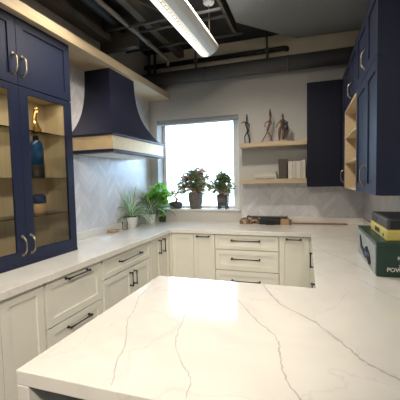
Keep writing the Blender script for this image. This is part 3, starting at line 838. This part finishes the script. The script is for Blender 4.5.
# bonsai
c = Vector((-1.745, yS, ZS0))
t = thing('bonsai', c, 'small bonsai in a low dark bowl at the left of the window sill', 'plant')
pot(t, c, [(.07, 0), (.075, .006), (.098, .03), (.103, .062), (.094, .085), (.088, .088)], M['potdark'], squash=.78)
b = B()
tube(b, [c + Vector(v) for v in ((0, 0, .085), (.02, 0, .13), (-.015, 0, .17), (.03, .0, .22), (.05, 0, .26))], [.02, .016, .013, .009, .005], 8)
tube(b, [c + Vector(v) for v in ((-.01, 0, .165), (-.06, -.01, .2), (-.10, -.01, .21))], [.009, .006, .003], 8)
tube(b, [c + Vector(v) for v in ((.03, 0, .22), (.08, -.005, .23), (.12, 0, .225))], [.008, .005, .003], 8)
tube(b, [c + Vector(v) for v in ((.035, .01, .086), (.04, .01, .3), (.046, .01, .52))], .0035, 6)
obj('trunk', b, M['bark'], t)
b = B()
for ctr, r in (((-.105, -.01, .205), .06), ((.05, 0, .275), .065), ((.125, 0, .225), .06), ((-.03, 0, .225), .05)):
    for k in range(40):
        v = Vector((random.gauss(0, 1), random.gauss(0, .7), random.gauss(0, .5))).normalized() * r * random.uniform(.3, 1)
        a = random.uniform(0, 6.28)
        leaf(b, c + Vector(ctr) + v, (math.cos(a), math.sin(a), random.uniform(-.2, .6)), None, .042, .022, .4, random.choice((0, 0, 1)), None, None, 3, roll=random.uniform(-1.3, 1.3))
obj('foliage', b, [M['olive'], M['pink']], t)
# middle bushy plant
c = Vector((-1.448, yS, ZS0))
t = thing('bushy_plant', c, 'bushy pink-tinged plant in a tall grey-brown pot in the middle of the window sill', 'plant')
pot(t, c, [(.072, 0), (.076, .006), (.098, .12), (.102, .20), (.10, .225), (.093, .226)], M['potgrey'])
b = B(); cen = []
for k in range(14):
    a = k * 2.4; r = .03 + .165 * (k / 14)
    q = c + Vector((math.cos(a) * r * 1.1, math.sin(a) * r * .55 - .01, .28 + .19 * (1 - (k / 14) ** 2) * random.uniform(.5, 1.2)))
    tube(b, [c + Vector((math.cos(a) * .03, math.sin(a) * .03, .226)), c + Vector((math.cos(a) * r * .5, math.sin(a) * r * .3, .31)), q], [.006, .004, .0025], 6); cen.append(q)
cen += [c + Vector((math.cos(a) * .075, math.sin(a) * .04 - .01, .285)) for a in (0, 1.3, 2.6, 3.9, 5.2)]
obj('stem', b, M['bark'], t)
b = B()
for q in cen:
    for k in range(40):
        v = Vector((random.gauss(0, 1), random.gauss(0, .6), random.gauss(0, 1))); v = v.normalized() * random.uniform(.01, .10)
        a = random.uniform(0, 6.28)
        leaf(b, q + v, (math.cos(a), math.sin(a) * .6, random.uniform(-.4, .8)), None, random.uniform(.05, .08), .034, .6, random.choice((0, 1, 1, 2)), None, None, 4, ymax=BY + .18, roll=random.uniform(-1.3, 1.3))
obj('foliage', b, [M['olive'], M['pink'], M['deep']], t)
# right plant in a footed square pot
c = Vector((-1.06, yS, ZS0))
t = thing('footed_pot_plant', c, 'rounded small-leaved plant in a dark square footed pot at the right of the sill', 'plant')
b = B(); hw = .07
lo = [b.verts.new(c + Vector((sx * hw * .93, sy * hw * .93, .045))) for sx, sy in ((-1, -1), (1, -1), (1, 1), (-1, 1))]
hi = [b.verts.new(c + Vector((sx * hw, sy * hw, .185))) for sx, sy in ((-1, -1), (1, -1), (1, 1), (-1, 1))]
b.faces.new(lo[::-1]); b.faces.new(hi)
for i in range(4): b.faces.new((lo[i], lo[(i + 1) % 4], hi[(i + 1) % 4], hi[i]))
pt = obj('pot', b, M['potdark'], t, .004)
b = B(); box(b, c.x - .075, c.x + .075, c.y - .075, c.y + .075, c.z + .1851, c.z + .198); obj('pot_rim', b, M['potdark'], t, .003)
for sx in (-1, 1):
    for sy in (-1, 1):
        b = B(); box(b, c.x + sx * .05 - .009, c.x + sx * .05 + .009, c.y + sy * .05 - .009, c.y + sy * .05 + .009, c.z, c.z + .0449); obj('foot', b, M['potdark'], t)
b = B(); box(b, c.x - .045, c.x + .045, c.y - .0745, c.y - .0705, c.z + .09, c.z + .15); obj('face_plate', b, M['potgrey'], t)
b = B(); lathe(b, [(.06, .1981), (.05, .206), (.02, .21)], c, 18); obj('soil', b, M['soil'], t)
b = B(); cen = []
for k in range(11):
    a = k * 2.4; r = .02 + .10 * (k / 11)
    q = c + Vector((math.cos(a) * r, math.sin(a) * r * .5 - .01, .25 + .17 * (1 - (k / 11) ** 1.5) * random.uniform(.5, 1.2)))
    tube(b, [c + Vector((0, 0, .206)), c + Vector((math.cos(a) * r * .4, math.sin(a) * r * .3, .26)), q], [.006, .004, .0025], 6); cen.append(q)
cen += [c + Vector((math.cos(a) * .05, math.sin(a) * .03 - .01, .25)) for a in (0, 1.6, 3.2, 4.8)]
obj('stem', b, M['bark'], t)
b = B()
for q in cen:
    for k in range(36):
        v = Vector((random.gauss(0, 1), random.gauss(0, .6), random.gauss(0, 1))); v = v.normalized() * random.uniform(.01, .07)
        a = random.uniform(0, 6.28)
        leaf(b, q + v, (math.cos(a), math.sin(a) * .6, random.uniform(-.4, .8)), None, random.uniform(.042, .065), .028, .6, random.choice((0, 1, 1, 2)), None, None, 4, ymax=BY + .18, roll=random.uniform(-1.3, 1.3))
obj('foliage', b, [M['olive'], M['deep'], M['pink']], t)

# ------------------------------------------------------------------ boxes on the right worktop
gb = thing('green_box', (.49, 2.3, CT), 'dark green box with white lettering on the right worktop', 'box')
gx0, gx1, gy0, gy1, gz = .366, .612, 1.965, 2.63, 1.112
b = B(); box(b, gx0, gx1, gy0, gy1, CT, gz - .02); obj('box_body', b, M['greenbox'], gb, .004)
b = B(); box(b, gx0 - .003, gx1 + .003, gy0 - .003, gy1 + .003, gz - .02, gz); obj('lid', b, M['greenbox'], gb, .004)
b = B(); box(b, gx0 - .0025, gx0 - .0003, gy0 + .02, gy1 - .02, CT + .008, gz - .024); lab = obj('side_label', b, M['print_'], gb, label='pale printed picture panel on the side')
b = B()
tube(b, [(gx0 - .004, 2.50, 1.06), (gx0 - .004, 2.42, .99), (gx0 - .004, 2.26, .965), (gx0 - .004, 2.20, .98)], [.006, .012, .014, .009], 8)
tube(b, [(gx0 - .004, 2.24, 1.02), (gx0 - .004, 2.16, .985), (gx0 - .004, 2.12, .95)], [.016, .02, .01], 8)
obj('printed_tool', b, M['black'], lab)
def text(s, size, x, zc, par):
    cu = bpy.data.curves.new('lettering', 'FONT'); cu.body = s; cu.size = size; cu.extrude = .0006; cu.offset = size * .025
    tmp = bpy.data.objects.new('tmp', cu); COL.objects.link(tmp)
    dg = bpy.context.evaluated_depsgraph_get(); me = bpy.data.meshes.new_from_object(tmp.evaluated_get(dg))
    bpy.data.objects.remove(tmp); bpy.data.curves.remove(cu)
    me.name = 'lettering'; me.materials.clear(); me.materials.append(M['ink'])
    o = bpy.data.objects.new('lettering', me); COL.objects.link(o); o.parent = par
    o.location = Vector((x, gy0 - .0012, zc)) - par.location; o.rotation_euler = (R(90), 0, 0)
    o['label'] = 'white printed lettering'
text('POWER', .031, .416, .951, gb)
text('K', .026, .467, 1.018, gb); text('I', .022, .479, .997, gb); text('S', .022, .474, .976, gb)

yc = thing('tool_case', (.52, 2.2, gz), 'yellow tool case with black lid standing on the green box', 'case')
yx0, yx1, yy0, yy1 = .418, .612, 2.0, 2.46
b = B(); box(b, yx0, yx1, yy0, yy1, gz, gz + .062); obj('case_body', b, M['yellow'], yc, .008)
b = B(); box(b, yx0 - .002, yx0 - .0002, 2.17, 2.30, gz + .02, gz + .047); obj('grip_recess', b, M['black'], yc, .004)
b = B(); box(b, yx0 - .0015, yx0 - .0002, 2.055, 2.085, gz + .018, gz + .034); obj('latch', b, M['dgrey'], yc)
b = B(); box(b, yx0 + .004, yx1, yy0 + .004, yy1 - .004, gz + .0621, gz + .122); obj('case_lid', b, M['dgrey'], yc, .01)
b = B(); box(b, yx0 + .022, yx1 - .01, yy0 + .0025, yy0 + .0038, gz + .07, gz + .114); obj('front_panel', b, M['black'], yc)
b = B(); box(b, yx0 + .002, yx0 + .0038, 2.27, 2.40, gz + .074, gz + .105); obj('side_grip', b, M['black'], yc)
for k, (x, y) in enumerate(((.398, 2.70), (.43, 2.685))):
    b = B(); box(b, x, x + .012, y, y + .09, CT, CT + .10)
    tag(obj('white_card', b, M['white'], None, .002), ('narrow white upright card behind the green box, left of two', 'narrow white upright card behind the green box, right of two')[k], 'card', 'white cards behind the green box')

# ------------------------------------------------------------------ pendant lamp
dirv = Vector((-.988 + 1.007, 3.176 - 2.054, 0)).normalized()
side = Vector((dirv.y, -dirv.x, 0))
end = Vector((-.928, 3.19, 2.70)); length = 2.35
pl = thing('pendant_lamp', end - dirv * length / 2, 'long linear pendant lamp with glowing underside hanging over the peninsula', 'lamp')
def plan(sl, sr, grow, n=14):
    """outline in plan between side offsets sl and sr, round far end pulled back by grow"""
    cs, hw = (sl + sr) / 2, (sr - sl) / 2; c = end - dirv * .10; pts = []
    for i in range(n + 1):
        a = math.pi * i / n
        pts.append(c + side * (cs + hw * math.cos(a)) + dirv * (.10 + grow) * math.sin(a))
    pts.append(end - dirv * length + side * sl); pts.append(end - dirv * length + side * sr)
    return [(p.x, p.y) for p in pts]
b = B(); rings = []
for z, sl, sr, g in ((2.70, -.062, .030, -.03), (2.703, -.066, .040, -.022), (2.716, -.068, .074, -.012), (2.735, -.068, .105, -.004), (2.758, -.066, .122, 0), (2.78, -.060, .122, 0), (2.795, -.045, .10, -.01)):
    rings.append([b.verts.new((x, y, z)) for x, y in plan(sl, sr, g)])
for i in range(len(rings) - 1):
    n = len(rings[0])
    for k in range(n):
        q = b.faces.new((rings[i][k], rings[i][(k + 1) % n], rings[i + 1][(k + 1) % n], rings[i + 1][k])); q.smooth = k < n - 3
b.faces.new(rings[0][::-1]); b.faces.new(rings[-1])
obj('housing', b, M['lampbody'], pl)
b = B(); prism(b, plan(-.058, .024, -.036), 2.6985, 2.6998); obj('diffuser', b, M['lamp'], pl)
# ladder-shaped louvre: two rails joined by rungs, one connected sheet given thickness
b = B(); prev = None; nst = 46
for k in range(nst):
    for e, half in ((0, .0), (1, .009)):
        p = end - dirv * (.075 + k * .048 + half)
        row = [b.verts.new((*(p + side * q).xy, 2.6975)) for q in (-.010, -.004, .014, .020)]
        if prev:
            b.faces.new((prev[0], row[0], row[1], prev[1])); b.faces.new((prev[2], row[2], row[3], prev[3]))
            if e == 1: b.faces.new((prev[1], row[1], row[2], prev[2]))
        prev = row
lv = obj('louvre', b, M['louvre'], pl)
so = lv.modifiers.new('thick', 'SOLIDIFY'); so.thickness = .004; so.offset = 0
for k, s in enumerate((.22, 1.9)):
    p = end - dirv * s + side * .075
    b = B(); tube(b, [(p.x, p.y, 2.795), (p.x, p.y, 3.09)], .0045, 8); obj('suspension_cable', b, M['nickel'], pl)
    b = B(); lathe(b, [(.045, -.10), (.052, -.09), (.052, 0.)], (p.x, p.y, CEIL - .0005), 24); obj('ceiling_canopy', b, M['white'], pl)

# ------------------------------------------------------------------ outside the window
b = B(); box(b, -14, 12, BY + .3, 30, -.15, -.05); struct('ground', b, M['ground'], 'pale paving outside the window', 'ground')
hb = thing('neighbour_wall', (0.5, 13, -.05), 'pale peach boundary wall far outside the window', 'wall')
b = B(); box(b, -12, 10, 13, 13.3, -.05, 1.3); obj('wall_body', b, M['render_'], hb)
b = B(); box(b, -12, 10, 12.95, 13.35, 1.3, 1.38); obj('coping', b, M['ground'], hb)

# ------------------------------------------------------------------ light
w = bpy.data.worlds.new('sky'); SC.world = w; w.use_nodes = True
bg = w.node_tree.nodes['Background']
bg.inputs['Color'].default_value = (.52, .76, 1., 1); bg.inputs['Strength'].default_value = 10.5
def area(name, loc, sx, sy, power, col, rot=(0, 0, 0), portal=False):
    l = bpy.data.lights.new(name, 'AREA'); l.shape = 'RECTANGLE'; l.size = sx; l.size_y = sy; l.energy = power; l.color = col
    o = bpy.data.objects.new(name, l); COL.objects.link(o); o.location = loc; o.rotation_euler = rot
    if portal: l.cycles.is_portal = True
    return o
area('window_portal', ((WX0 + WX1) / 2, BY + .26, (WZ0 + WZ1) / 2), WX1 - WX0, WZ1 - WZ0, 1, (1, 1, 1), (R(-90), 0, 0), True)
def spot(name, loc, power, ang=100, col=(1., .90, .75), size=.05, rot=(0, 0, 0)):
    l = bpy.data.lights.new(name, 'SPOT'); l.energy = power; l.spot_size = R(ang); l.spot_blend = .6; l.color = col; l.shadow_soft_size = size
    o = bpy.data.objects.new(name, l); COL.objects.link(o); o.location = loc; o.rotation_euler = rot
    return o
def aimed(name, loc, to, power, ang, **k):
    d = (Vector(to) - Vector(loc))
    o = spot(name, loc, power, ang, **k); o.rotation_euler = d.to_track_quat('-Z', 'Y').to_euler(); return o
aimed('rear_fill_spot', (.45, -.6, 2.9), (-1.75, 2.3, .5), 230, 58, size=.15)  # this and the next: unseen fill spots added behind the camera
aimed('rear_fill_spot', (-.5, -1.6, 2.9), (-.6, 4.0, .6), 110, 55, size=.15)
spot('overhead_fill_spot', (-.7, 2.6, 3.05), 80, 150, size=.12)  # three unseen overhead spots, added as fill without any fixture
spot('overhead_fill_spot', (-1.35, 1.9, 3.05), 45, 120, size=.12)
spot('overhead_fill_spot', (-.8, .3, 3.05), 14, 150, size=.12)
l = area('cabinet_fill', (-1.86, 1.68, 2.105), .02, .9, 1.0, (1., .86, .64))  # added fill that brightens the cabinet interior, no fixture there

# ------------------------------------------------------------------ camera
cam = bpy.data.cameras.new('camera'); co = bpy.data.objects.new('camera', cam); COL.objects.link(co)
yaw, pitch, roll = R(18.327), R(-3.466), R(-1.2455)
cy, sy = math.cos(yaw), math.sin(yaw)
r = Vector((cy, sy, 0)); f = Vector((-sy, cy, 0)); u = Vector((0, 0, 1))
f2 = f * math.cos(pitch) + u * math.sin(pitch); u2 = u * math.cos(pitch) - f * math.sin(pitch)
r3 = r * math.cos(roll) + u2 * math.sin(roll); u3 = u2 * math.cos(roll) - r * math.sin(roll)
co.matrix_world = Matrix(((r3.x, u3.x, -f2.x, 0), (r3.y, u3.y, -f2.y, 0), (r3.z, u3.z, -f2.z, 1.47), (0, 0, 0, 1)))
cam.sensor_width = 36; cam.sensor_fit = 'HORIZONTAL'; cam.lens = 36 * 322.2 / 400; cam.clip_start = .02
SC.camera = co

for pts, ww, m in VE: vein(pts, ww, M[m])
vs = SC.view_settings
vs.view_transform = 'Standard'; vs.look = 'None'; vs.gamma = 1.; vs.use_curve_mapping = False
vs.exposure = .3
